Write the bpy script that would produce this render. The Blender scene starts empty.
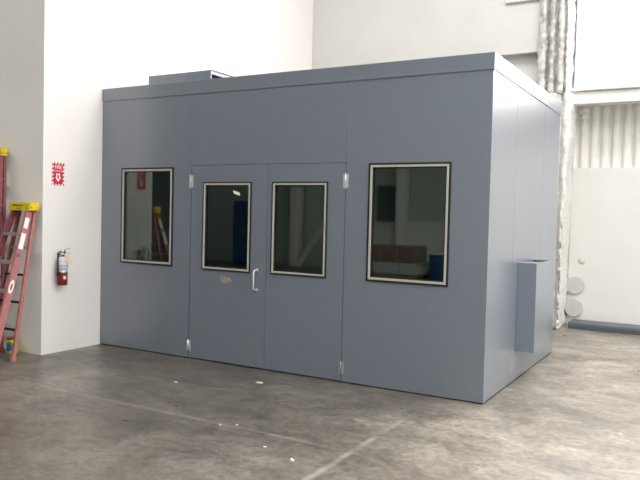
import bpy, bmesh, math, random
from mathutils import Vector, Matrix, noise
random.seed(7)
scn = bpy.context.scene
COL = scn.collection
PI = math.pi

# ------------------------------------------------------------------ materials
def srgb(r, g, b):
    f = lambda c: (c/255/12.92) if c/255 <= .04045 else ((c/255+.055)/1.055)**2.4
    return (f(r), f(g), f(b), 1)

def new_mat(name):
    m = bpy.data.materials.new(name); m.use_nodes = True
    nt = m.node_tree
    b = nt.nodes.get('Principled BSDF')
    return m, nt, b

def mat(name, col, rough=.5, metal=0, var=0.0, scale=4.0, bump=0.0, bscale=60.0, spec=.5, rvar=0.0, stretch=None):
    """painted / plain surface: colour with a slight object-space noise, optional bump"""
    m, nt, b = new_mat(name)
    b.inputs['Base Color'].default_value = col
    b.inputs['Roughness'].default_value = rough
    b.inputs['Metallic'].default_value = metal
    b.inputs['Specular IOR Level'].default_value = spec
    tc = nt.nodes.new('ShaderNodeTexCoord')
    src = tc.outputs['Object']
    if stretch:
        mp = nt.nodes.new('ShaderNodeMapping'); mp.inputs['Scale'].default_value = stretch
        nt.links.new(src, mp.inputs['Vector']); src = mp.outputs['Vector']
    if var > 0:
        n = nt.nodes.new('ShaderNodeTexNoise'); n.inputs['Scale'].default_value = scale; n.inputs['Detail'].default_value = 6
        nt.links.new(src, n.inputs['Vector'])
        r = nt.nodes.new('ShaderNodeValToRGB')
        r.color_ramp.elements[0].position = .3; r.color_ramp.elements[1].position = .7
        r.color_ramp.elements[0].color = tuple(c*(1-var) for c in col[:3])+(1,)
        r.color_ramp.elements[1].color = tuple(min(1, c*(1+var)) for c in col[:3])+(1,)
        nt.links.new(n.outputs['Fac'], r.inputs['Fac']); nt.links.new(r.outputs['Color'], b.inputs['Base Color'])
    if bump > 0:
        n2 = nt.nodes.new('ShaderNodeTexNoise'); n2.inputs['Scale'].default_value = bscale; n2.inputs['Detail'].default_value = 4
        nt.links.new(src, n2.inputs['Vector'])
        bp = nt.nodes.new('ShaderNodeBump'); bp.inputs['Strength'].default_value = bump; bp.inputs['Distance'].default_value = .01
        nt.links.new(n2.outputs['Fac'], bp.inputs['Height']); nt.links.new(bp.outputs['Normal'], b.inputs['Normal'])
    return m

def emit(name, col, strength):
    m, nt, b = new_mat(name)
    nt.nodes.remove(b)
    e = nt.nodes.new('ShaderNodeEmission'); e.inputs['Color'].default_value = col; e.inputs['Strength'].default_value = strength
    nt.links.new(e.outputs[0], nt.nodes['Material Output'].inputs['Surface'])
    return m

def glass(name):
    """flat tinted pane: reflects more at grazing angles, otherwise lets light straight through"""
    m, nt, b = new_mat(name); nt.nodes.remove(b)
    lw = nt.nodes.new('ShaderNodeLayerWeight'); lw.inputs['Blend'].default_value = .5
    pw = nt.nodes.new('ShaderNodeMath'); pw.operation = 'POWER'; pw.inputs[1].default_value = 5
    mu = nt.nodes.new('ShaderNodeMath'); mu.operation = 'MULTIPLY_ADD'; mu.inputs[1].default_value = .92; mu.inputs[2].default_value = GLASS_R
    t = nt.nodes.new('ShaderNodeBsdfTransparent'); t.inputs['Color'].default_value = (.62, .68, .64, 1)
    g = nt.nodes.new('ShaderNodeBsdfGlossy'); g.inputs['Roughness'].default_value = .015; g.inputs['Color'].default_value = (.93, 1, .96, 1)
    mx = nt.nodes.new('ShaderNodeMixShader')
    L = nt.links.new
    L(lw.outputs['Facing'], pw.inputs[0]); L(pw.outputs[0], mu.inputs[0]); L(mu.outputs[0], mx.inputs['Fac'])
    L(t.outputs[0], mx.inputs[1]); L(g.outputs[0], mx.inputs[2]); L(mx.outputs[0], nt.nodes['Material Output'].inputs['Surface'])
    return m

def floor_mat():
    m, nt, b = new_mat('worn_concrete'); L = nt.links.new
    N = nt.nodes.new
    tc = N('ShaderNodeTexCoord'); P = tc.outputs['Object']
    def noise_(scale, detail=8, rough=.6, stretch=(1, 1, 1), rot=0, dist=0):
        mp = N('ShaderNodeMapping'); mp.inputs['Scale'].default_value = stretch; mp.inputs['Rotation'].default_value = (0, 0, rot)
        L(P, mp.inputs['Vector'])
        n = N('ShaderNodeTexNoise'); n.inputs['Scale'].default_value = scale; n.inputs['Detail'].default_value = detail
        n.inputs['Roughness'].default_value = rough; n.inputs['Distortion'].default_value = dist
        L(mp.outputs['Vector'], n.inputs['Vector']); return n.outputs['Fac']
    def ramp(fac, stops):
        r = N('ShaderNodeValToRGB'); e = r.color_ramp.elements
        while len(e) < len(stops): e.new(.5)
        for i, (p_, c) in enumerate(stops): e[i].position = p_; e[i].color = c if len(c) == 4 else tuple(c)+(1,)
        L(fac, r.inputs['Fac']); return r.outputs['Color']
    def mix(a, b_, fac, mode='MIX'):
        x = N('ShaderNodeMix'); x.data_type = 'RGBA'; x.blend_type = mode
        for s, v in ((6, a), (7, b_)):
            if hasattr(v, 'is_linked'): L(v, x.inputs[s])
            else: x.inputs[s].default_value = v
        if hasattr(fac, 'is_linked'): L(fac, x.inputs[0])
        else: x.inputs[0].default_value = fac
        return x.outputs[2]
    big = ramp(noise_(.55, 5, .6, (1, 1.5, 1), .4, .6), [(.33, FLOOR_D), (.5, FLOOR_M), (.68, FLOOR_L)])
    mid = ramp(noise_(2.6, 8, .68, (1, 1.2, 1), .15, .9), [(.32, (.48, .46, .44)), (.48, (.9, .9, .9)), (.66, (1.34, 1.33, 1.28))])
    c = mix(big, mid, .85, 'MULTIPLY')
    fine = ramp(noise_(17, 8, .75), [(.36, (.56, .55, .53)), (.52, (1, 1, 1)), (.66, (1.36, 1.34, 1.3))])
    c = mix(c, fine, .9, 'MULTIPLY')
    # dark smears, scuffs
    sm = ramp(noise_(1.6, 6, .7, (.5, 2.6, 1), -.1, 1.4), [(.56, (0, 0, 0)), (.72, (1, 1, 1))])
    c = mix(c, (.075, .066, .056, 1), mix((0, 0, 0, 1), sm, .5), 'MIX')
    # pale dusty scuffs
    sc = ramp(noise_(3.1, 7, .72, (.7, 1.5, 1), .25, 1.1), [(.6, (0, 0, 0)), (.74, (1, 1, 1))])
    c = mix(c, (.40, .37, .32, 1), mix((0, 0, 0, 1), sc, .42), 'MIX')
    # window light painted in: floor right of the joint made paler, ragged edge
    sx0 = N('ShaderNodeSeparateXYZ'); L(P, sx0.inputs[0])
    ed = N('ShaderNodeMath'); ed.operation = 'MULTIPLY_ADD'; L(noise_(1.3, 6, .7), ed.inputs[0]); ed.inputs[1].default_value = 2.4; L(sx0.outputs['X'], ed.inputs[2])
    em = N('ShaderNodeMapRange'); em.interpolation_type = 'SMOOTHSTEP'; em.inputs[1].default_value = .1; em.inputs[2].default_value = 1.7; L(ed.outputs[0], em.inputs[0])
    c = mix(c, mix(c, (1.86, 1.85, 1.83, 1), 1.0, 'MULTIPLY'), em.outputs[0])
    # joint lines filled with pale dust
    sx = N('ShaderNodeSeparateXYZ'); L(P, sx.inputs[0])
    def line(axis, at, half, lim_axis=None, lo=None, hi=None):
        wob = N('ShaderNodeMath'); wob.operation = 'MULTIPLY_ADD'; L(noise_(9, 5, .7), wob.inputs[0]); wob.inputs[1].default_value = .03; wob.inputs[2].default_value = -at-.015
        s = N('ShaderNodeMath'); s.operation = 'ADD'; L(sx.outputs[axis], s.inputs[0]); L(wob.outputs[0], s.inputs[1])
        a = N('ShaderNodeMath'); a.operation = 'ABSOLUTE'; L(s.outputs[0], a.inputs[0])
        mr = N('ShaderNodeMapRange'); mr.inputs[1].default_value = half*.35; mr.inputs[2].default_value = half; mr.inputs[3].default_value = 1; mr.inputs[4].default_value = 0
        L(a.outputs[0], mr.inputs[0]); out = mr.outputs[0]
        if lim_axis is not None:
            g = N('ShaderNodeMath'); g.operation = 'LESS_THAN'; L(sx.outputs[lim_axis], g.inputs[0]); g.inputs[1].default_value = hi
            k = N('ShaderNodeMath'); k.operation = 'MULTIPLY'; L(out, k.inputs[0]); L(g.outputs[0], k.inputs[1]); out = k.outputs[0]
        br = N('ShaderNodeMapRange'); br.inputs[1].default_value = .35; br.inputs[2].default_value = .6; L(noise_(4.5, 4, .6), br.inputs[0])
        k = N('ShaderNodeMath'); k.operation = 'MULTIPLY'; L(out, k.inputs[0]); L(br.outputs[0], k.inputs[1])
        return k.outputs[0]
    def scale(v, f):
        k = N('ShaderNodeMath'); k.operation = 'MULTIPLY'; L(v, k.inputs[0]); k.inputs[1].default_value = f; return k.outputs[0]
    c = mix(c, (.42, .39, .335, 1), scale(line('X', -.40, .034, 'Y', None, -.75), .62))
    c = mix(c, (.38, .355, .31, 1), scale(line('Y', -1.72, .03, 'X', None, -.45), .32))
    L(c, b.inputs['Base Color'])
    rr = N('ShaderNodeMapRange'); rr.inputs[1].default_value = .3; rr.inputs[2].default_value = .7
    rr.inputs[3].default_value = .26; rr.inputs[4].default_value = .5
    b.inputs['Specular IOR Level'].default_value = .7; b.inputs['Coat Weight'].default_value = .25; b.inputs['Coat Roughness'].default_value = .42; b.inputs['Coat IOR'].default_value = 1.5
    L(noise_(2.2, 6, .65, (1, 1.6, 1), .3), rr.inputs[0]); L(rr.outputs[0], b.inputs['Roughness'])
    bp = N('ShaderNodeBump'); bp.inputs['Strength'].default_value = .12; bp.inputs['Distance'].default_value = .006
    L(noise_(26, 6, .7), bp.inputs['Height']); L(bp.outputs['Normal'], b.inputs['Normal'])
    return m

GLASS_R = .086
FLOOR_D = (.094, .082, .069); FLOOR_M = (.136, .121, .102); FLOOR_L = (.208, .188, .158)

M = dict(
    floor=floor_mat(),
    wall=mat('white_wall_paint', (.80, .77, .75, 1), .6, var=.025, scale=1.3, bump=.04, bscale=35),
    wallb=mat('warm_white_board', (.70, .688, .665, 1), .55, var=.03, scale=2, bump=.05, bscale=30),
    foaml=mat('pale_spray_foam', (.68, .665, .64, 1), .85, var=.16, scale=26),
    backw=mat('aged_white_board', (.565, .555, .53, 1), .6, var=.03, scale=2, bump=.06, bscale=25),
    foam=mat('white_spray_foam', (.53, .52, .50, 1), .85, var=.30, scale=18, bump=.6, bscale=45),
    corr=mat('white_corrugated_steel', (.80, .785, .745, 1), .45, var=.05, scale=5),
    ceil=mat('ceiling_white', (.72, .71, .69, 1), .8),
    rear=mat('rear_wall_grey', (.44, .49, .455, 1), .8, var=.1, scale=2),
    reard=mat('far_wall_dark', (.17, .19, .20, 1), .8, var=.2, scale=1.5),
    booth=mat('grey_booth_enamel', (.152, .177, .220, 1), .22, var=.03, scale=9, bump=.02, bscale=220, spec=.85),
    boothi=mat('booth_lining', (.10, .105, .10, 1), .8),
    dark=mat('dark_gap', (.012, .012, .013, 1), .8),
    rubber=mat('black_rubber', (.010, .010, .011, 1), .55),
    cream=mat('pale_frame_metal', (.44, .43, .375, 1), .4, var=.04),
    steel=mat('brushed_steel', (.74, .74, .75, 1), .35, .7, var=.06, scale=40),
    dullsteel=mat('painted_hinge', (.33, .35, .38, 1), .4, .3),
    alu=mat('aluminium', (.62, .60, .55, 1), .42, .85, var=.05, scale=30),
    white=mat('white_paper', (.85, .85, .83, 1), .7),
    scrap=mat('dusty_paper', (.62, .60, .56, 1), .8),
    residue=mat('tan_residue', (.34, .30, .225, 1), .7, var=.3, scale=90),
    red=mat('red_enamel', (.19, .018, .018, 1), .35),
    signred=mat('sign_red', (.55, .02, .045, 1), .45),
    label=mat('pale_label', (.66, .64, .72, 1), .5, var=.10, scale=45),
    tag=mat('manila_tag', (.80, .62, .38, 1), .7),
    black=mat('black_plastic', (.02, .02, .022, 1), .45),
    chrome=mat('chrome', (.70, .70, .70, 1), .2, 1.0),
    fibre=mat('salmon_red_fibreglass', (.44, .165, .155, 1), .5, var=.10, scale=18),
    fibred=mat('faded_dark_red_fibreglass', (.27, .085, .095, 1), .5, var=.12, scale=18),
    yellow=mat('yellow_plastic', (.74, .56, .015, 1), .45, var=.05),
    print=mat('dark_print', (.10, .08, .02, 1), .6),
    blue=mat('blue_print', (.03, .09, .36, 1), .5),
    green=mat('green_print', (.08, .30, .04, 1), .5),
    bluedrum=mat('blue_drum_plastic', (.02, .07, .20, 1), .4),
    brown=mat('brown_cardboard', (.27, .185, .14, 1), .25, var=.4, scale=7, bump=.6, bscale=14),
    wrap=mat('wrapped_white_cartons', (.55, .55, .52, 1), .22, var=.08, scale=7, bump=.5, bscale=18),
    wood=mat('pallet_wood', (.36, .25, .15, 1), .8, var=.2, scale=12),
    panel=mat('grey_panel_coating', (.105, .125, .150, 1), .65, var=.04, scale=6),
    paneld=mat('dark_panel_edge', (.07, .085, .10, 1), .5),
    port=mat('grey_white_port', (.56, .545, .52, 1), .5, var=.06, scale=9),
    glass=glass('tinted_window_glass'),
    day=emit('daylit_translucent_glazing', (1, .985, .95, 1), 12.0),
    fillr=emit('side_fill_glow', (1, .985, .965, 1), 3.4),  # added fill light from the right
    skyA=emit('skylight_over_booth', (1, .985, .968, 1), 7.2),
    skyB=emit('skylight_over_hall', (1, .985, .968, 1), 11.0),
    fillC=emit('fill_right_bay', (1, .985, .968, 1), 8.5),  # added ceiling fill that brightens the right-hand bay
)

# ------------------------------------------------------------------ builders
for m_ in (M['booth'],):
    b_ = m_.node_tree.nodes['Principled BSDF']
    b_.inputs['Roughness'].default_value = .34
    b_.inputs['Coat Weight'].default_value = .75; b_.inputs['Coat Roughness'].default_value = .33; b_.inputs['Coat IOR'].default_value = 1.6
ORG = {}      # world origin of every object, so children can be authored in world coordinates
class MB:
    def __init__(s): s.bm = bmesh.new(); s.mats = []; s.cur = 0
    def use(s, m):
        if m not in s.mats: s.mats.append(m)
        s.cur = s.mats.index(m); return s
    def _fin(s, verts, bevel=0, seg=2, smooth=False):
        faces = {f for v in verts for f in v.link_faces}
        for f in faces: f.material_index = s.cur; f.smooth = smooth
        if bevel:
            edges = list({e for v in verts for e in v.link_edges})
            r = bmesh.ops.bevel(s.bm, geom=edges, offset=bevel, segments=seg, affect='EDGES', profile=.5)
            for f in r['faces']: f.material_index = s.cur
    def box(s, x0, x1, y0, y1, z0, z1, bevel=0, seg=2):
        c = [(x, y, z) for x in (x0, x1) for y in (y0, y1) for z in (z0, z1)]
        v = [s.bm.verts.new(p) for p in c]
        for q in ((0, 1, 3, 2), (4, 6, 7, 5), (0, 4, 5, 1), (2, 3, 7, 6), (0, 2, 6, 4), (1, 5, 7, 3)):
            s.bm.faces.new([v[i] for i in q])
        s._fin(v, bevel, seg); return s
    def hexa(s, lo, hi, bevel=0):
        """box from two quads (4 points each, same order)"""
        v = [s.bm.verts.new(p) for p in list(lo)+list(hi)]
        for q in ((3, 2, 1, 0), (4, 5, 6, 7), (0, 1, 5, 4), (1, 2, 6, 5), (2, 3, 7, 6), (3, 0, 4, 7)):
            s.bm.faces.new([v[i] for i in q])
        s._fin(v, bevel, 2); return s
    def bar(s, a, b, w, d, up=(0, 1, 0), bevel=0):
        """square bar a->b, width w across, depth d along up"""
        a, b = Vector(a), Vector(b); t = (b-a).normalized(); u = Vector(up); u = (u-t*u.dot(t)).normalized(); r = t.cross(u)
        q = lambda c: [c-r*w/2-u*d/2, c+r*w/2-u*d/2, c+r*w/2+u*d/2, c-r*w/2+u*d/2]
        return s.hexa(q(a), q(b), bevel)
    def tube(s, pts, r, n=10, cap=True, smooth=True):
        pts = [Vector(p) for p in pts]; rad = r if isinstance(r, (list, tuple)) else [r]*len(pts)
        rings = []; pu = None
        for i, p in enumerate(pts):
            t = ((pts[min(i+1, len(pts)-1)]-p).normalized()+(p-pts[max(i-1, 0)]).normalized()).normalized()
            if pu is None: pu = t.orthogonal().normalized()
            u = (pu-t*pu.dot(t)).normalized(); pu = u; w = t.cross(u)
            rings.append([s.bm.verts.new(p+(u*math.cos(a)+w*math.sin(a))*rad[i]) for a in [2*PI*k/n for k in range(n)]])
        for a, b in zip(rings, rings[1:]):
            for k in range(n):
                f = s.bm.faces.new((a[k], a[(k+1) % n], b[(k+1) % n], b[k])); f.smooth = smooth; f.material_index = s.cur
        if cap:
            for rg in (rings[0][::-1], rings[-1]):
                f = s.bm.faces.new(rg); f.material_index = s.cur
        return s
    def lathe(s, prof, c, axis='Z', n=28, smooth=True, cap=True):
        """prof: list of (radius, height)"""
        c = Vector(c); rings = []
        for r, h in prof:
            ring = []
            for k in range(n):
                a = 2*PI*k/n
                p = {'Z': (r*math.cos(a), r*math.sin(a), h), 'Y': (r*math.cos(a), h, r*math.sin(a)), 'X': (h, r*math.cos(a), r*math.sin(a))}[axis]
                ring.append(s.bm.verts.new(c+Vector(p)))
            rings.append(ring)
        for a, b in zip(rings, rings[1:]):
            for k in range(n):
                f = s.bm.faces.new((a[k], a[(k+1) % n], b[(k+1) % n], b[k])); f.smooth = smooth; f.material_index = s.cur
        if cap:
            for rg in (rings[0][::-1], rings[-1]):
                f = s.bm.faces.new(rg); f.material_index = s.cur
        return s
    def prism(s, poly, fn, h):
        """2-D polygon, fn maps (u,v,h)->xyz, extruded from 0 to h"""
        a = [s.bm.verts.new(fn(u, v, 0)) for u, v in poly]; b = [s.bm.verts.new(fn(u, v, h)) for u, v in poly]
        n = len(poly); F = [s.bm.faces.new(a[::-1]), s.bm.faces.new(b)]
        for k in range(n): F.append(s.bm.faces.new((a[k], a[(k+1) % n], b[(k+1) % n], b[k])))
        for f in F: f.material_index = s.cur
        return s
    def ring(s, x0, x1, z0, z1, w, y0, y1, bevel=0):
        """rectangular frame in the xz plane, bar width w"""
        s.box(x0, x0+w, y0, y1, z0, z1, bevel); s.box(x1-w, x1, y0, y1, z0, z1, bevel)
        s.box(x0+w, x1-w, y0, y1, z0, z0+w, bevel); s.box(x0+w, x1-w, y0, y1, z1-w, z1, bevel); return s
    def holed(s, x0, x1, z0, z1, h, y0, y1):
        """panel in the xz plane with one rectangular hole h=(hx0,hx1,hz0,hz1)"""
        s.box(x0, h[0], y0, y1, z0, z1); s.box(h[1], x1, y0, y1, z0, z1)
        s.box(h[0], h[1], y0, y1, z0, h[2]); s.box(h[0], h[1], y0, y1, h[3], z1); return s
    def build(s, name, m, parent=None, origin=None):
        o_ = Vector(origin) if origin is not None else (ORG[parent.name] if parent else Vector((0, 0, 0)))
        bmesh.ops.recalc_face_normals(s.bm, faces=s.bm.faces[:])
        bmesh.ops.translate(s.bm, verts=s.bm.verts[:], vec=-o_)
        me = bpy.data.meshes.new(name); s.bm.to_mesh(me); s.bm.free()
        for x in (s.mats or [m]): me.materials.append(M[x])
        o = bpy.data.objects.new(name, me); COL.objects.link(o)
        ORG[o.name] = o_.copy()
        if parent: o.parent = parent; o.location = o_-ORG[parent.name]
        else: o.location = o_
        return o

def curved_patch(mb, c, r, a0, z0, da, dz, rings=4, n=24):
    """elliptical patch wrapped round an upright cylinder; a0 is the angle from +x"""
    P = lambda t, q: mb.bm.verts.new((c[0]+r*math.cos(a0+t*da*math.cos(q)), c[1]+r*math.sin(a0+t*da*math.cos(q)), z0+t*dz*math.sin(q)))
    prev = None
    for k in range(1, rings+1):
        ring = [P(k/rings, 2*PI*j/n) for j in range(n)]
        if prev is None: F = [mb.bm.faces.new(ring)]
        else: F = [mb.bm.faces.new((prev[j], prev[(j+1) % n], ring[(j+1) % n], ring[j])) for j in range(n)]
        for f in F: f.material_index = mb.cur
        prev = ring
def tag(o, label=None, cat=None, group=None, kind=None):
    for k, v in (('label', label), ('category', cat), ('group', group), ('kind', kind)):
        if v: o[k] = v
    return o
def thing(name, label, cat, loc, group=None):
    o = bpy.data.objects.new(name, None); COL.objects.link(o); o.location = loc; o.empty_display_size = .1
    ORG[o.name] = Vector(loc); return tag(o, label, cat, group)
def struct(o): o['kind'] = 'structure'; return o

def text_mesh(txt, size, name, m, parent, loc, rot, extrude=.0006, sx=1.0):
    cu = bpy.data.curves.new(name, 'FONT'); cu.body = txt; cu.size = size; cu.extrude = extrude
    cu.align_x = 'CENTER'; cu.align_y = 'CENTER'
    t = bpy.data.objects.new('tmp_text', cu); COL.objects.link(t)
    dg = bpy.context.evaluated_depsgraph_get(); me = bpy.data.meshes.new_from_object(t.evaluated_get(dg))
    bpy.data.objects.remove(t); me.materials.clear(); me.materials.append(M[m])
    me.transform(Matrix.Translation(Vector(loc)-ORG[parent.name]) @ rot @ Matrix.Diagonal((sx, 1, 1, 1)))
    o = bpy.data.objects.new(name, me); COL.objects.link(o); o.parent = parent; ORG[o.name] = ORG[parent.name].copy()
    return o

def foam_column(name, profile, z0, z1, amp, step=.035, taper=None, seed=0, m_='foam'):
    """closed xy profile (counter-clockwise), skin displaced outwards by lumps like sprayed foam"""
    pts = []
    n = len(profile)
    for i in range(n):
        a, b = Vector(profile[i]), Vector(profile[(i+1) % n]); k = max(1, int((b-a).length/step))
        nrm = Vector(((b-a).y, -(b-a).x)).normalized()
        for j in range(k): pts.append((a.lerp(b, j/k), nrm))
    mb = MB(); rows = []
    nz = int((z1-z0)/step)
    for q in range(nz+1):
        z = z0+(z1-z0)*q/nz; row = []
        for p, nr in pts:
            v = Vector((p.x*3.1+seed, p.y*3.1, z*2.2))
            d = amp*(noise.noise(v*2)+.8*noise.noise(v*5.3)+.5*noise.noise(v*11))
            off = taper(z) if taper else 0
            row.append(mb.bm.verts.new((p.x+nr.x*d+off*max(0, nr.x), p.y+nr.y*d, z)))
        rows.append(row)
    m = len(pts)
    for a, b in zip(rows, rows[1:]):
        for k in range(m):
            f = mb.bm.faces.new((a[k], a[(k+1) % m], b[(k+1) % m], b[k])); f.smooth = True
    mb.bm.faces.new(rows[0][::-1]); mb.bm.faces.new(rows[-1])
    return mb.build(name, m_)

# ------------------------------------------------------------------ the hall
XL, XR, YF, YB, ZC = -14.0, 8.0, -13.0, 5.5, 7.2
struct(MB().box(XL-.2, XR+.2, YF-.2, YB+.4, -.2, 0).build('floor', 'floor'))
mb = MB()
skies = [(-4.2, 2.6, .7, 2.7), (0.2, 5.6, -4.6, -2.6), (0.2, 5.6, -9.4, -7.4), (-11.5, -6.5, -6.2, -4.6), (3.2, 7.4, -3.4, 2.2)]  # last entry is the added fill panel for the right bay
xs = sorted({XL-.2, XR+.2} | {v for s in skies for v in s[:2]}); ys = sorted({YF-.2, YB+.4} | {v for s in skies for v in s[2:]})
for x0, x1 in zip(xs, xs[1:]):
    for y0, y1 in zip(ys, ys[1:]):
        cx, cy = (x0+x1)/2, (y0+y1)/2
        if not any(s[0] < cx < s[1] and s[2] < cy < s[3] for s in skies): mb.box(x0, x1, y0, y1, ZC, ZC+.12)
struct(mb.build('ceiling', 'ceil'))
for i, s in enumerate(skies):
    struct(MB().box(s[0]+.002, s[1]-.002, s[2]+.002, s[3]-.002, ZC+.03, ZC+.06).build('window_%d' % (i+2), ('skyA', 'skyB', 'skyB', 'skyB', 'fillC')[i]))
struct(MB().box(-4.90, -4.70, -.835, 5.05, 0, ZC).build('wall_left', 'wall'))
struct(MB().box(XL, -4.901, -.835, -.635, 0, ZC).build('wall_return', 'wall'))
struct(MB().box(XL-.2, XL, YF, -.636, 0, ZC).build('wall_far_left', 'reard'))
mb = MB(); mb.box(XR, XR+.2, YF, -7, 0, ZC); mb.box(XR, XR+.2, 3, YB+.4, 0, ZC); mb.box(XR, XR+.2, -7, 3, 0, .9); mb.box(XR, XR+.2, -7, 3, 4.6, ZC)
struct(mb.build('wall_right', 'wallb'))
w6 = struct(MB().box(XR+.08, XR+.1, -6.998, 2.998, .902, 4.598).build('window_7', 'fillr'))  # added glowing panel, out of view, lifts the lower left wall
mb = MB()
for y in (-7+.03, -4.5, -2, .5, 3-.03): mb.box(XR+.02, XR+.075, y-.03, y+.03, .905, 4.595)  # bars across the added fill panel
mb.build('mullion', 'wallb', w6)
struct(MB().box(XL-.2, XR+.2, YF-.2, YF, 0, ZC).build('wall_rear', 'rear'))
# back wall left of the column: upper board overhangs a recessed lower one
mb = MB(); mb.use('backw').box(-4.699, -.72, 4.85, 5.0, 4.16, ZC, .004); mb.use('wallb').box(-4.699, -.72, 5.02, 5.2, 0, ZC); mb.use('backw')
mb.box(-1.25, -.74, 4.80, 4.85, 4.93, 4.99, .01)
struct(mb.build('wall_back', 'backw'))
# foam-covered steel column: flanges make upright ribs in its upper half
prof = [(-.73, 4.80), (-.67, 4.74), (-.62, 4.74), (-.60, 4.85), (-.565, 4.85), (-.55, 4.74), (-.49, 4.73), (-.475, 4.84), (-.44, 4.84), (-.42, 4.73), (-.36, 4.74), (-.345, 4.82), (-.325, 4.82), (-.31, 4.76), (-.295, 4.78),
        (-.29, 5.30), (-.60, 5.45), (-.73, 5.30)]
struct(foam_column('trim_1', prof, 3.50, ZC, .026, .022, seed=3))
prof2 = [(-.70, 4.78), (-.56, 4.73), (-.44, 4.74), (-.37, 4.79), (-.345, 4.83), (-.32, 4.76), (-.25, 4.76), (-.215, 4.80), (-.225, 5.30), (-.30, 5.49), (-.70, 5.49)]
struct(foam_column('trim_2', prof2, 0.0, 3.50, .022, .03, taper=lambda z: -.085+.075*(z/3.5) + .02*noise.noise(Vector((3, z*2.3, 1))), seed=9, m_='foaml'))
# right-hand bay
struct(MB().box(-.66, XR, 5.50, 5.7, 0, 2.45, .003).build('wall_back_panel', 'wallb'))
mb = MB(); nx = int((XR+.30)/.155*8)
px = [(-.30+k*.155/8, 5.575-.030*max(-.75, min(.75, 1.25*math.cos(2*PI*k/8+1.0)))) for k in range(nx)]
for z0, z1, dy in ((2.40, 3.20, 0), (3.17, 3.80, -.008)):
    rows = [[mb.bm.verts.new((a, b+dy+t_, z)) for a, b in px] for z, t_ in ((z0, .004), (z0, 0), (z1, 0), (z1, .004))]
    for r0, r1 in zip(rows, rows[1:]+rows[:1]):
        for k in range(len(px)-1):
            f_ = mb.bm.faces.new((r0[k], r0[k+1], r1[k+1], r1[k])); f_.smooth = False
struct(mb.build('wall_back_corrugated', 'corr'))
struct(MB().box(-.30, XR, 5.66, 5.8, 2.4, 3.8).build('wall_back_backing', 'wallb'))
mb = MB(); mb.box(-.30, XR, 4.98, 5.30, 3.375, 3.545, .008); mb.box(-.30, XR, 4.955, 4.985, 3.36, 3.385, .003)
struct(mb.build('trim_3', 'wallb'))
mb = MB(); mb.box(-.25, XR, 4.93, 5.56, 3.548, 3.60, .008)
struct(mb.build('trim_4', 'wallb'))
mb = MB()
for z in (3.22, 3.32): mb.tube([(-.30, 5.42, z), (-.06, 5.42, z)], .012)
mb.box(-.22, -.13, 5.40, 5.54, 3.30, 3.36, .006)
struct(mb.build('trim_5', 'corr'))
w = struct(MB().ring(-.262, 3.2, 3.602, 6.6, .06, 5.20, 5.30, .004).build('window_1', 'wallb'))
mb = MB(); mb.box(.47, .51, 5.21, 5.29, 3.66, 6.54); mb.box(1.17, 1.21, 5.21, 5.29, 3.66, 6.54); mb.box(1.87, 1.91, 5.21, 5.29, 3.66, 6.54); mb.box(2.55, 2.59, 5.21, 5.29, 3.66, 6.54)
mb.build('mullion', 'wallb', w)
mb = MB(); mb.box(-.20, 3.14, 5.215, 5.285, 4.66, 4.69); mb.build('glazing_bar', 'wallb', w)
MB().box(-.204, 3.142, 5.255, 5.265, 3.658, 6.542).build('window_pane', 'day', w)
struct(MB().box(3.2, XR, 5.2, 5.4, 3.602, ZC).build('wall_back_upper', 'wallb'))
struct(MB().box(-.29, 3.2, 5.2, 5.4, 6.602, ZC).build('wall_back_header', 'wallb'))
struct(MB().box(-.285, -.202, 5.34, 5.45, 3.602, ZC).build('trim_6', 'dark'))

# round recessed ports in the white panel
for (cx, cz, r, lab) in ((-.185, .628, .135, 'upper round grey-white wall port beside the foam column'), (-.197, .270, .135, 'lower round grey-white wall port just above the grey panel')):
    t = thing('wall_port', lab, 'wall port', (cx, 5.50, cz-r), 'round ports in the back wall')
    MB().lathe([(r, .0), (r, -.050), (r-.004, -.054), (r-.008, -.050), (r-.009, .0)], (cx, 5.499, cz), 'Y', 36, cap=False).build('rim', 'port', t)
    MB().lathe([(r-.0085, -.050), (r-.012, -.012), (r-.020, -.006), (.004, -.004)], (cx, 5.499, cz), 'Y', 36).build('cover', 'port', t)
tag(MB().lathe([(.001, 0), (.045, -.004), (.05, -.010), (.03, -.022), (.001, -.026)], (-.105, 5.499, 1.008), 'Y', 18).build('wall_plug', 'port', origin=(-.105, 5.5, 1.0)),
    'small grey plug on the white back wall panel above the round ports', 'wall plug')

# grey slab lying along the back wall
t = thing('steel_panel', 'dark blue-grey flat panel lying on the floor along the white back wall', 'panel', (2, 5.26, 0))
MB().box(-.205, 5.0, 5.045, 5.46, .055, .095, .004).build('face_sheet', 'panel', t)
MB().box(-.20, 5.0, 5.05, 5.455, 0, .055, .003).build('core', 'paneld', t)

# ------------------------------------------------------------------ the booth
W, D, H = 4.695, 2.886, 3.05
T = .10
booth = thing('modular_booth', 'large grey metal modular booth with double doors and two windows', 'booth', (-W/2, D/2, 0))
ZP = 2.912
GAP = .0015
win = [(-4.368, -3.572, 1.003, 2.112), (-1.160, -.350, 1.003, 2.118)]
dv = [(-3.150, -2.507, .994, 1.946), (-2.252, -1.598, 1.000, 1.946)]
DT = 2.126
# front wall panels
MB().holed(-W, -3.322, .012, ZP, win[0], 0, T).build('wall_panel', 'booth', booth)
MB().holed(-1.402, 0, .012, ZP, win[1], 0, T).build('wall_panel', 'booth', booth)
MB().box(-3.320, -1.404, 0, T, DT+.004, ZP).build('transom_panel', 'booth', booth)
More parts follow.
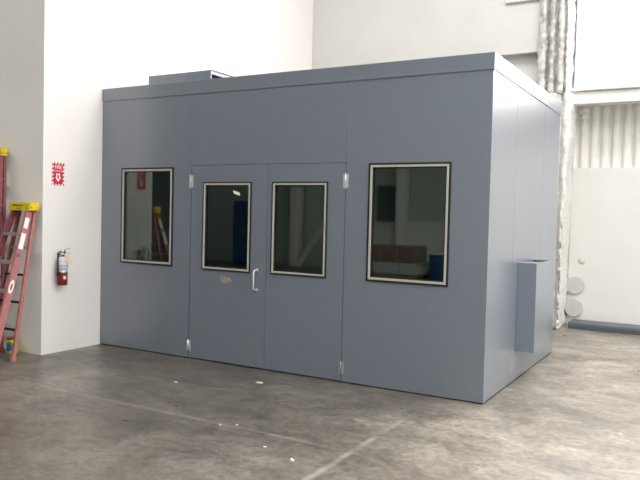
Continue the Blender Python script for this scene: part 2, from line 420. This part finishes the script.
# side, back and left panels
for y0, y1 in ((T, .842), (.846, 2.050), (2.054, D)):
    MB().box(-T, 0, y0, y1, .012, ZP, .0012, 1).build('wall_panel', 'booth', booth)
MB().box(-W, -T-.001, D-T, D, .012, ZP).build('wall_panel', 'booth', booth)
MB().box(-W, -W+T, T+.001, D-T-.001, .012, ZP).build('wall_panel', 'booth', booth)
for b in ((-W+.006, -3.325, .006, .09), (-1.40, -.091, .006, .09), (-.09, -.006, .006, D-.01)): MB().box(*b, 0, .012).build('base_shadow', 'dark', booth)  # near-black strips painting the shadow gap under the wall panels
# roof and fascia
MB().box(-W+.0605, -.0605, .0605, D-.0605, ZP+.003, H-.001).build('roof', 'booth', booth)
mb = MB(); e = .010
mb.box(-W, e, -e, .06, ZP-.008, H, .0015, 1); mb.box(-.06, e, .0601, D+e, ZP-.008, H, .0015, 1)
mb.box(-W, -.0601, D-.06, D+e, ZP-.008, H, .0015, 1)
mb.box(-W, -W+.06, .0601, D-.0601, ZP-.008, H)
mb.build('roof_fascia', 'booth', booth)
MB().box(-W+T, -T, T, D-T, .002, .012).build('booth_floor', 'boothi', booth)

def window_parts(parent, r, y, wg=.019, wf=.021):
    """black gasket, pale frame, dark glazing bead and one pane in the hole r"""
    x0, x1, z0, z1 = r
    MB().ring(x0, x1, z0, z1, wg, y-.010, y+.030, .002).build('window_gasket', 'rubber', parent)
    a = wg
    MB().ring(x0+a, x1-a, z0+a, z1-a, wf, y-.013, y+.030, .003).build('window_frame', 'cream', parent)
    a += wf
    MB().ring(x0+a, x1-a, z0+a, z1-a, .010, y-.004, y+.034, .002).build('glazing_bead', 'rubber', parent)
    MB().box(x0+a+.002, x1-a-.002, y+.010, y+.018, z0+a+.002, z1-a-.002).build('window_pane', 'glass', parent)

for r in win:
    f = MB().ring(r[0]+.001, r[1]-.001, r[2]+.001, r[3]-.001, .012, .03, T-.002).build('window', 'boothi', booth)
    window_parts(f, r, 0)

# door frame behind the leaves
mb = MB(); mb.box(-3.322, -3.290, .052, T, 0, DT+.003); mb.box(-1.434, -1.402, .052, T, 0, DT+.003); mb.box(-3.290, -1.434, .052, T, DT-.03, DT+.003)
mb.box(-2.33, -2.285, .0525, .07, .01, DT-.03)
mb.build('door_frame', 'dark', booth)
for i, (x0, x1, v) in enumerate(((-3.314, -2.3095, dv[0]), (-2.3055, -1.4085, dv[1]))):
    d = MB().holed(x0, x1, .014, DT, v, .001, .048).build('door', 'booth', booth)
    d['label'] = ('left door leaf with a pull handle and a tan mark', 'right door leaf without a handle')[i]
    window_parts(d, v, .001, .015, .019)
    MB().box(x0+.01, x1-.01, .012, .036, .002, .0135).build('bottom_seal', 'rubber', d)
    hx = -3.318 if i == 0 else -1.405
    for z0, z1, m in ((1.885, 2.020, 'steel'), (.080, .200, 'steel' if i == 0 else 'dullsteel')):
        mb = MB().use(m)
        mb.box(hx-.028, hx-.004, -.004, .0008, z0, z1, .001); mb.box(hx+.004, hx+.028, -.004, .0008, z0, z1, .001)
        mb.tube([(hx, -.010, z0-.006), (hx, -.010, z1+.006)], .0055, 12)
        mb.tube([(hx, -.010, z0-.012), (hx, -.010, z0-.005)], .005, 10); mb.tube([(hx, -.010, z1+.005), (hx, -.010, z1+.012)], .005, 10)
        h = mb.build('hinge', m, d)
        for sx in (-.017, .017):
            for k in (.2, .5, .8): MB().lathe([(.005, -.0038), (.0045, -.0062), (.001, -.0066)], (hx+sx, 0, z0+(z1-z0)*k), 'Y', 10).build('screw', m, h)
    if i == 0:
        hx = -2.420; mb = MB()
        mb.tube([(hx, 0, 1.030), (hx, -.035, 1.030), (hx, -.052, 1.024), (hx, -.060, 1.008), (hx, -.060, .845), (hx, -.052, .829), (hx, -.035, .823), (hx, 0, .823)], .0095, 12)
        for z in (1.030, .823): mb.lathe([(.016, 0), (.016, -.004), (.010, -.006)], (hx, .001, z), 'Y', 16)
        mb.build('handle', 'steel', d)
        mb = MB()
        for k in range(13):
            cx, cz = -2.822+random.uniform(-.062, .055), .905+random.uniform(-.030, .030); rr = random.uniform(.014, .028)
            poly = [(cx+rr*1.5*random.uniform(.6, 1.1)*math.cos(a), cz+rr*.75*random.uniform(.6, 1.1)*math.sin(a)) for a in [2*PI*q/9 for q in range(9)]]
            mb.prism(poly, lambda u, v_, h: (u, .0006-h, v_), .0008+k*.00005)
        mb.build('adhesive_mark', 'residue', d)['label'] = 'tan adhesive mark below the left door window'
        mb = MB(); mb.prism([(-2.757, 1.860), (-2.672, 1.834), (-2.664, 1.800), (-2.749, 1.826)], lambda u, v_, h: (u, .0112-h, v_), .0008)  # white parallelogram painting a light reflection onto the pane
        mb.build('glass_glint', 'white', d)['label'] = 'small white painted glint on the left door glass'

# sheet-metal hood on the side wall, open at the top
hood = MB()
hx, hy0, hy1, hz0, hz1 = .185, 1.055, 1.76, .305, 1.195
k = .012
hood.box(.001, hx, hy0, hy0+k, hz0, hz1, .0012, 1); hood.box(.001, hx, hy1-k, hy1, hz0, hz1, .0012, 1)
hood.box(hx-k, hx, hy0+k+.0002, hy1-k-.0002, hz0, hz1, .0012, 1); hood.box(.001, hx-k-.0002, hy0+k+.0002, hy1-k-.0002, hz0, hz0+k)
hood = hood.build('side_hood', 'booth', booth); hood['label'] = 'open-topped sheet metal hood on the booth side'
mb = MB(); mb.box(.001, hx-.012-.001, hy0+.0125, 1.32, hz1-.016, hz1-.004, .001); mb.build('hood_lid', 'booth', hood)
mb = MB(); mb.box(.002, .012, 1.33, hy1-.013, hz0+.013, hz1-.02); mb.build('hood_lining', 'dark', hood)

# roof-top duct box
t = thing('rooftop_duct_box', 'low grey metal duct box on the booth roof near the left wall', 'duct box', (-3.78, .65, H))
Z0, Z1 = H+.001, 3.226
MB().box(-4.258, -3.992, .30, .315, Z0, Z1, .001, 1).build('front_panel', 'booth', t)
MB().box(-3.988, -3.318, .30, .315, Z0, Z1, .001, 1).build('front_panel', 'booth', t)
MB().box(-4.258, -3.318, .3155, 1.05, Z1-.045, Z1, .001, 1).build('top_panel', 'booth', t)
MB().box(-3.3178, -3.312, .31, 1.055, Z1-.007, Z1+.001).build('edge_shade', 'rubber', t)  # black strip standing in for the shaded top edge of the lip
mb = MB(); mb.box(-4.25, -3.36, .318, 1.04, Z0, Z1-.0455); mb.build('duct_body', 'dark', t)

# ------------------------------------------------------------------ fire extinguisher and its sign on the left wall
WX = -4.700
s = thing('fire_extinguisher_sign', 'red and white sign with down arrow on the white wall above the extinguisher', 'sign', (WX, -.636, 1.875))
y0, y1, z0, z1 = -.719, -.553, 1.875, 2.132
MB().box(WX+.0002, WX+.003, y0, y1, z0, z1).build('sign_plate', 'signred', s)
RX = Matrix.Rotation(PI/2, 4, 'Z') @ Matrix.Rotation(PI/2, 4, 'X')     # text facing +x, reading along +y
mb = MB(); st = .020; bw = .019
def yz(u, v, h): return (WX+.003+h, u, v)
n = int((y1-y0)/st)
for q in range(0, n):
    if q % 2 == 0:
        a = y0+q*(y1-y0)/n; b = a+(y1-y0)/n
        mb.prism([(a, z0), (b, z0), (min(b+.006, y1), z0+bw), (min(a+.006, y1), z0+bw)], yz, .0006)
        mb.prism([(a, z1-bw), (b, z1-bw), (min(b+.006, y1), z1), (min(a+.006, y1), z1)], yz, .0006)
n = int((z1-z0-2*bw)/st)
for q in range(0, n):
    if q % 2 == 0:
        a = z0+bw+q*(z1-z0-2*bw)/n; b = a+(z1-z0-2*bw)/n
        mb.prism([(y0, a), (y0+bw, a+.006), (y0+bw, b+.006), (y0, b)], yz, .0006)
        mb.prism([(y1-bw, a), (y1, a+.006), (y1, b+.006), (y1-bw, b)], yz, .0006)
mb.build('striped_border', 'white', s)
text_mesh('FIRE', .058, 'sign_text', 'white', s, (WX+.0032, -.636, 2.078), RX, sx=.95)
text_mesh('EXTINGUISHER', .021, 'sign_text', 'white', s, (WX+.0032, -.636, 2.036), RX, sx=.82)
cy = -.636
arrow = MB(); arrow.prism([(cy-.026, 2.010), (cy+.026, 2.010), (cy+.026, 1.966), (cy+.040, 1.966), (cy, 1.916), (cy-.040, 1.966), (cy-.026, 1.966)], yz, .0006)
arrow.build('arrow', 'white', s)
ic = MB(); ic.prism([(cy-.007, 1.998), (cy+.012, 1.998), (cy+.012, 1.992), (cy+.006, 1.988), (cy+.010, 1.982), (cy+.010, 1.952), (cy-.008, 1.952), (cy-.008, 1.982), (cy-.004, 1.988), (cy-.012, 1.975), (cy-.014, 1.978)],
                    lambda u, v, h: (WX+.0037+h, u, v), .0005)
ic.build('arrow_emblem', 'signred', s)

ex, ey, ez = WX+.075, -.622, .765
x_ = thing('fire_extinguisher', 'small red fire extinguisher with a pale label hung on the white wall', 'fire extinguisher', (ex, ey, ez))
R_ = .056
MB().lathe([(.001, .004), (.040, .004), (.050, 0), (R_, .012), (R_, .272), (.053, .290), (.042, .308), (.026, .320), (.020, .326), (.020, .338), (.001, .338)], (ex, ey, ez), 'Z', 32).build('cylinder', 'red', x_)
mb = MB(); mb.lathe([(R_+.0008, .155), (R_+.0008, .272), (.0540, .290), (.0430, .308), (.030, .319)], (ex, ey, ez), 'Z', 32, cap=False); lb = mb.build('label', 'label', x_)
mb = MB()
for q, zz in enumerate((.175, .19, .205, .22)):
    mb.lathe([(R_+.0013, zz), (R_+.0013, zz+.005)], (ex, ey, ez), 'Z', 32, cap=False)
mb.build('label_print', 'blue', lb)
emb = MB(); curved_patch(emb, (ex, ey), R_+.0009, -.25, ez+.088, .34, .021)
emb.build('round_emblem', 'tag', x_)
mb = MB(); mb.lathe([(.019, .336), (.019, .352), (.015, .356), (.015, .392), (.010, .396), (.001, .396)], (ex, ey, ez), 'Z', 20)
mb.box(ex-.013, ex+.013, ey-.02, ey+.03, ez+.350, ez+.384, .003)
valve = mb.build('valve', 'chrome', x_)
MB().lathe([(.015, 0), (.015, -.012), (.012, -.014), (.001, -.014)], (ex+.018, ey, ez+.366), 'X', 20).build('pressure_gauge', 'chrome', valve)
mb = MB(); mb.bar((ex, ey+.01, ez+.388), (ex, ey+.095, ez+.412), .018, .005, (0, 0, 1), .001); mb.bar((ex, ey-.03, ez+.375), (ex, ey+.02, ez+.392), .016, .006, (0, 0, 1), .001)
mb.build('squeeze_lever', 'chrome', x_)
mb = MB(); mb.bar((ex, ey+.01, ez+.372), (ex, ey+.095, ez+.352), .018, .005, (0, 0, 1), .001); mb.build('carry_handle', 'chrome', x_)
mb = MB(); mb.tube([(ex, ey-.015, ez+.372), (ex+.005, ey-.045, ez+.374), (ex+.012, ey-.070, ez+.345), (ex+.014, ey-.076, ez+.28), (ex+.012, ey-.074, ez+.20), (ex+.010, ey-.070, ez+.165)], .008, 12)
hose = mb.build('hose', 'black', x_)
MB().tube([(ex+.010, ey-.070, ez+.168), (ex+.010, ey-.069, ez+.15), (ex+.010, ey-.068, ez+.11)], [.012, .013, .017], 12).build('nozzle', 'black', hose)
mb = MB(); mb.prism([(ey-.018, 1.060), (ey+.034, .995), (ey+.062, 1.030), (ey+.022, 1.095), (ey+.002, 1.095)], lambda u, v, h: (ex+.062+h, u, v), .0012)
mb.tube([(ex+.016, ey+.012, ez+.372), (ex+.045, ey+.025, ez+.36), (ex+.0625, ey+.010, ez+.325)], .0012, 6)
mb.build('inspection_tag', 'tag', x_)
mb = MB(); mb.box(WX, WX+.006, ey-.012, ey+.012, ez+.12, ez+.36, .001)
mb.box(WX+.006, ex-.012, ey-.012, ey+.012, ez+.338, ez+.348); mb.build('wall_bracket', 'black', x_)
mb = MB(); mb.lathe([(R_+.0015, .140), (R_+.0025, .143), (R_+.0025, .152), (R_+.0015, .155)], (ex, ey, ez), 'Z', 32, cap=False); mb.build('strap', 'chrome', x_)

# ------------------------------------------------------------------ step ladders by the return wall
def ladder(name, label, xr, xl, yb, yf, zt, sf, sr, yfb, yrb, nst, first, pitch, m_front, m_rear, cap_h=.075, wf=.070, wr=.036, over=.035):
    """xr/xl: rails' x at the top, yb/yf: rear and front y at the top, sf/sr: outward splay of the feet, yfb/yrb: feet y"""
    t = thing(name, label, 'ladder', ((xr+xl)/2, (yfb+yrb)/2, 0), 'folded step ladders by the wall')
    at = lambda top, bot, z: Vector(bot).lerp(Vector(top), z/zt)
    FR = ((xr, yf, zt), (xr+sf, yfb, .0)); FL = ((xl, yf, zt), (xl-sf, yfb, .0))
    RR = ((xr+.003, yb, zt), (xr+sr, yrb, .0)); RL = ((xl-.003, yb, zt), (xl-sr, yrb, .0))
    def rail(nm, tb, side, wid, dep, m):
        up = (0, 1, 0); a, b = Vector(tb[0]), at(tb[0], tb[1], .045)
        mb = MB(); mb.bar(a, b, .005, wid, up, .001)                      # web
        for sg in (-1, 1):                                                # flanges turned inwards
            o = Vector((-side*dep/2, sg*(wid/2-.0025), 0)); mb.bar(a+o, b+o, dep, .005, up, .001)
        r = mb.build(nm, m, t)
        f = at(tb[0], tb[1], .0); c = at(tb[0], tb[1], .05)
        mb = MB(); mb.hexa([(f.x-.022-side*.01, f.y-wid/2-.006, 0), (f.x+.022-side*.01, f.y-wid/2-.006, 0), (f.x+.022-side*.01, f.y+wid/2+.006, 0), (f.x-.022-side*.01, f.y+wid/2+.006, 0)],
                           [(c.x-.019-side*.01, c.y-wid/2-.005, .05), (c.x+.019-side*.01, c.y-wid/2-.005, .05), (c.x+.019-side*.01, c.y+wid/2+.005, .05), (c.x-.019-side*.01, c.y+wid/2+.005, .05)], .003)
        mb.build('foot', 'black' if nm == 'front_rail' else m, r)
        return r
    fr = rail('front_rail', FR, 1, wf, .030, m_front); rail('front_rail', FL, -1, wf, .030, m_rear)
    rail('rear_rail', RR, 1, wr, .028, m_front); rail('rear_rail', RL, -1, wr, .028, m_rear)
    for q in range(nst):
        z = first+q*pitch; a, b = at(*FL, z), at(*FR, z)
        mb = MB(); mb.box(a.x+.004, b.x-.004, a.y-.036, a.y+.036, z-.004, z, .001); mb.box(a.x+.004, b.x-.004, a.y-.038, a.y-.034, z-.030, z); mb.box(a.x+.004, b.x-.004, a.y+.034, a.y+.038, z-.024, z)
        for w_ in range(5): mb.box(a.x+.006, b.x-.006, a.y-.030+w_*.015, a.y-.026+w_*.015, z, z+.0018)
        mb.build('step', 'alu', t)
    for z in (zt*.2, zt*.38, zt*.56, zt*.74):
        a, b = at(*RL, z), at(*RR, z)
        MB().box(a.x+.004, b.x-.004, a.y-.012, a.y+.012, z-.012, z+.012, .002).build('rear_brace', 'dark' if z < zt*.7 else 'alu', t)
    # moulded top cap
    x0, x1 = xl-over, xr+over; y0_, y1_ = yf-wf/2-.004, yb+wr/2+.004
    mb = MB(); mb.box(x0, x1, y0_, y1_, zt+cap_h-.014, zt+cap_h, .005); mb.box(x0, x1, y0_, y0_+.008, zt-.012, zt+cap_h-.006, .003); mb.box(x0, x1, y1_-.008, y1_, zt-.012, zt+cap_h-.006, .003)
    mb.box(x1-.008, x1, y0_, y1_, zt-.010, zt+cap_h-.006, .003); mb.box(x0, x0+.008, y0_, y1_, zt-.010, zt+cap_h-.006, .003)
    cap = mb.build('top_cap', 'yellow', t)
    mb = MB()
    xx = x0+.06
    while xx < x1-.11:
        wd = random.uniform(.012, .03); mb.box(xx, xx+wd, y0_-.0008, y0_, zt+.034, zt+.052); xx += wd+.007
    for q in range(3): mb.box(x0+.13+q*.03, x0+.152+q*.03, y0_-.0008, y0_, zt+.008, zt+.018)
    mb.build('printed_marks', 'print', cap)
    for yy in (y0_+.025, y1_-.022): MB().lathe([(.007, 0), (.007, .003), (.001, .004)], (x1, yy, zt+.02), 'X', 12).build('rivet', 'black', cap)
    MB().lathe([(.008, 0), (.008, -.003), (.001, -.004)], (x1-.045, y0_, zt+.015), 'Y', 12).build('rivet', 'black', cap)
    return t, fr, (lambda z: at(*FR, z))

t1, fr, F = ladder('step_ladder', 'shorter red step ladder with yellow cap leaning nearest the white wall corner', -4.735, -5.005, -.900, -.968, 1.600, .150, .095, -1.520, -1.225, 5, .16, .297, 'fibre', 'fibred')
up = (F(1.6)-F(0)).normalized()
def rail_sticker(nm, za, zb, w_, m, dy=0):
    a, b = F(za), F(zb); mb = MB(); mb.bar(a+Vector((.0030, dy, 0)), b+Vector((.0030, dy, 0)), .0012, w_, (0, 1, 0)); return mb.build(nm, m, fr)
rail_sticker('white_label', 1.51, 1.40, .050, 'white', -.005)
rail_sticker('white_label', 1.345, 1.18, .055, 'white', -.005)
rail_sticker('blue_label', 1.13, 1.095, .035, 'blue', -.012)
mb = MB(); a, b = F(.86), F(.72); c0 = (a+b)/2; ax = (a-b)/2
mb.prism([(math.cos(2*PI*q/18), math.sin(2*PI*q/18)) for q in range(18)], lambda u, v, h: (c0+ax*v+Vector((.0028+h, u*.030, 0))), .0010)
ov = mb.build('oval_label', 'white', fr)
mb = MB(); mb.prism([(.42*math.cos(2*PI*q/18), .55*math.sin(2*PI*q/18)) for q in range(18)], lambda u, v, h: (c0+ax*v+Vector((.0038+h, u*.030, 0))), .0006); mb.build('oval_print', 'signred', ov)

ladder('step_ladder', 'taller red step ladder with yellow cap at the left edge, behind the shorter one', -5.262, -5.70, -.892, -.940, 2.205, .085, .075, -1.055, -.965, 7, .18, .295, 'fibred', 'fibred', wf=.048, wr=.030, over=.022)

c = thing('cleaning_tub', 'small yellow and blue printed tub on the floor behind the shorter ladder', 'tub', (-5.065, -.925, 0))
MB().lathe([(.001, 0), (.056, 0), (.060, .004), (.060, .150), (.056, .156), (.001, .156)], (-5.065, -.925, 0), 'Z', 28).build('tub_body', 'yellow', c)
mb = MB(); mb.lathe([(.0612, .151), (.0625, .153), (.0625, .168), (.058, .172), (.001, .172)], (-5.065, -.925, 0), 'Z', 28); mb.build('lid', 'red', c)
mb = MB()
curved_patch(mb.use('green'), (-5.065, -.925), .0606, -1.25, .080, .85, .055)
curved_patch(mb.use('blue'), (-5.065, -.925), .0612, -1.45, .066, .62, .046)
mb.build('printed_label', 'blue', c)

# ------------------------------------------------------------------ litter on the floor
def scrap(x, y, r, label, stretch=1.0, n=7, flat=.004):
    r *= .8; mb = MB(); b = [(r*stretch*random.uniform(.65, 1.1)*math.cos(2*PI*q/n), r*random.uniform(.65, 1.1)*math.sin(2*PI*q/n)) for q in range(n)]
    lo = [mb.bm.verts.new((x+u, y+v, .0003)) for u, v in b]; hi = [mb.bm.verts.new((x+u*.8, y+v*.8, flat*random.uniform(.6, 1.3))) for u, v in b]
    mb.bm.faces.new(lo[::-1]); mb.bm.faces.new(hi)
    for q in range(n): mb.bm.faces.new((lo[q], lo[(q+1) % n], hi[(q+1) % n], hi[q]))
    tag(mb.build('paper_scrap', 'scrap', origin=(x, y, 0)), label, 'paper scrap', 'white scraps on the floor')
scrap(-2.035, -.470, .035, 'flat white paper scrap on the concrete close to the right door leaf', 1.6)
scrap(-.649, -2.096, .024, 'white paper scrap lying nearest the bottom edge of the photo', 1.0, flat=.010)
scrap(-.946, -1.975, .015, 'tiny pale scrap second nearest to the bottom of the photo', 1.9)
scrap(-1.513, -1.749, .014, 'left one of two tiny scraps side by side on mid floor', 1.4)
scrap(-1.407, -1.676, .014, 'right one of two tiny scraps side by side on mid floor', 1.4)
scrap(-2.69, -.911, .022, 'pale scrap on the concrete out from the left door leaf', 1.6)
scrap(1.131, -.214, .020, 'right one of two white scraps on floor right of the booth', 1.3, flat=.008)
scrap(1.045, -.205, .016, 'left one of two white scraps on floor right of the booth', 1.3, flat=.008)

# ------------------------------------------------------------------ the hall behind, seen mirrored in the panes
struct(foam_column('trim_7', [(-10.02, -12.95), (-10.02, -12.60), (-9.70, -12.60), (-9.70, -12.95)][::-1], 0, ZC, .04, .08, seed=5, m_='wall'))
struct(foam_column('trim_8', [(-6.42, -12.98), (-6.42, -12.62), (-6.14, -12.62), (-6.14, -12.98)][::-1], 0, ZC, .02, .08, seed=8, m_='wall'))
struct(MB().bar((-9.64, -12.55, .02), (-8.2, -12.55, 2.0), .16, .12, (0, 1, 0)).build('trim_9', 'wall'))
struct(MB().box(-8.0, -3.2, -12.995, -12.90, 0, 1.5).build('trim_10', 'ceil'))
b_ = MB().box(-7.05, -6.45, -12.99, -12.75, 1.52, 2.55, .01).build('wall_cabinet', 'paneld', origin=(-6.75, -12.87, 1.52))
tag(b_, 'dark cabinet seen mirrored in the right window of the booth', 'cabinet')
pl = thing('wrapped_pallet', 'pallet of brown over white cartons seen mirrored in the right window', 'pallet load', (-5.75, -11.3, 0))
mb = MB()
for q in range(6): mb.box(-6.5+q*.26, -6.30+q*.26, -11.9, -10.8, .10, .12)
for y in (-11.88, -11.36, -10.9): mb.box(-6.5, -5.0, y, y+.09, 0, .10)
mb.build('pallet', 'wood', pl)
mb = MB()
for q in range(3): mb.box(-6.48+q*.495, -5.99+q*.495, -11.85, -10.82, .121, .43, .02)
mb.build('white_cartons', 'wrap', pl)
mb = MB()
for q in range(3): mb.box(-6.40+q*.44, -5.97+q*.44, -11.8, -10.86, .431, .87, .02)
mb.build('brown_cartons', 'brown', pl)
bc = thing('storage_cabinet', 'tall blue cabinet seen mirrored in the left door window', 'cabinet', (-11.3, -12.2, 0))
MB().box(-11.75, -10.95, -12.5, -12.02, .06, 2.0, .006).build('cabinet_body', 'bluedrum', bc)
for x0 in (-11.74, -11.345):
    d_ = MB().box(x0, x0+.385, -12.018, -11.998, .09, 1.97, .003).build('door', 'bluedrum', bc)
    MB().box(x0+(.33 if x0 < -11.5 else .035), x0+(.35 if x0 < -11.5 else .055), -11.997, -11.97, 1.0, 1.16, .003).build('handle', 'steel', d_)
MB().box(-11.72, -10.98, -12.48, -12.04, 0, .0595).build('plinth', 'dark', bc)
dr = thing('blue_drum', 'blue plastic drum with pale lid seen mirrored in the right window', 'drum', (-4.52, -11.3, 0))
MB().lathe([(.001, 0), (.27, 0), (.28, .02), (.29, .2), (.285, .25), (.29, .3), (.29, .5), (.28, .66), (.001, .66)], (-4.52, -11.3, 0), 'Z', 28).build('drum_body', 'bluedrum', dr)
MB().lathe([(.29, .661), (.33, .665), (.33, .735), (.31, .75), (.001, .75)], (-4.52, -11.3, 0), 'Z', 28).build('lid', 'white', dr)

# ------------------------------------------------------------------ camera, world, view
cam = bpy.data.cameras.new('camera'); co = bpy.data.objects.new('camera', cam); COL.objects.link(co)
r = Vector((.8677686, .49635582, .02466886)); u = Vector((-.03868477, .01797708, .99908974)); f = Vector((-.49546054, .86793302, -.03480136))
co.matrix_world = Matrix(((r.x, u.x, -f.x, 1.72556809), (r.y, u.y, -f.y, -5.95663369), (r.z, u.z, -f.z, 1.61148272), (0, 0, 0, 1)))
cam.sensor_width = 36; cam.lens = 697.5258/640*36; cam.clip_start = .05; cam.clip_end = 100
scn.camera = co
wd = bpy.data.worlds.new('world'); scn.world = wd; wd.use_nodes = True
wd.node_tree.nodes['Background'].inputs['Color'].default_value = (.75, .85, 1, 1); wd.node_tree.nodes['Background'].inputs['Strength'].default_value = .6
vs = scn.view_settings; vs.view_transform = 'Standard'; vs.look = 'None'; vs.gamma = 1; vs.use_curve_mapping = False; vs.exposure = 0.0
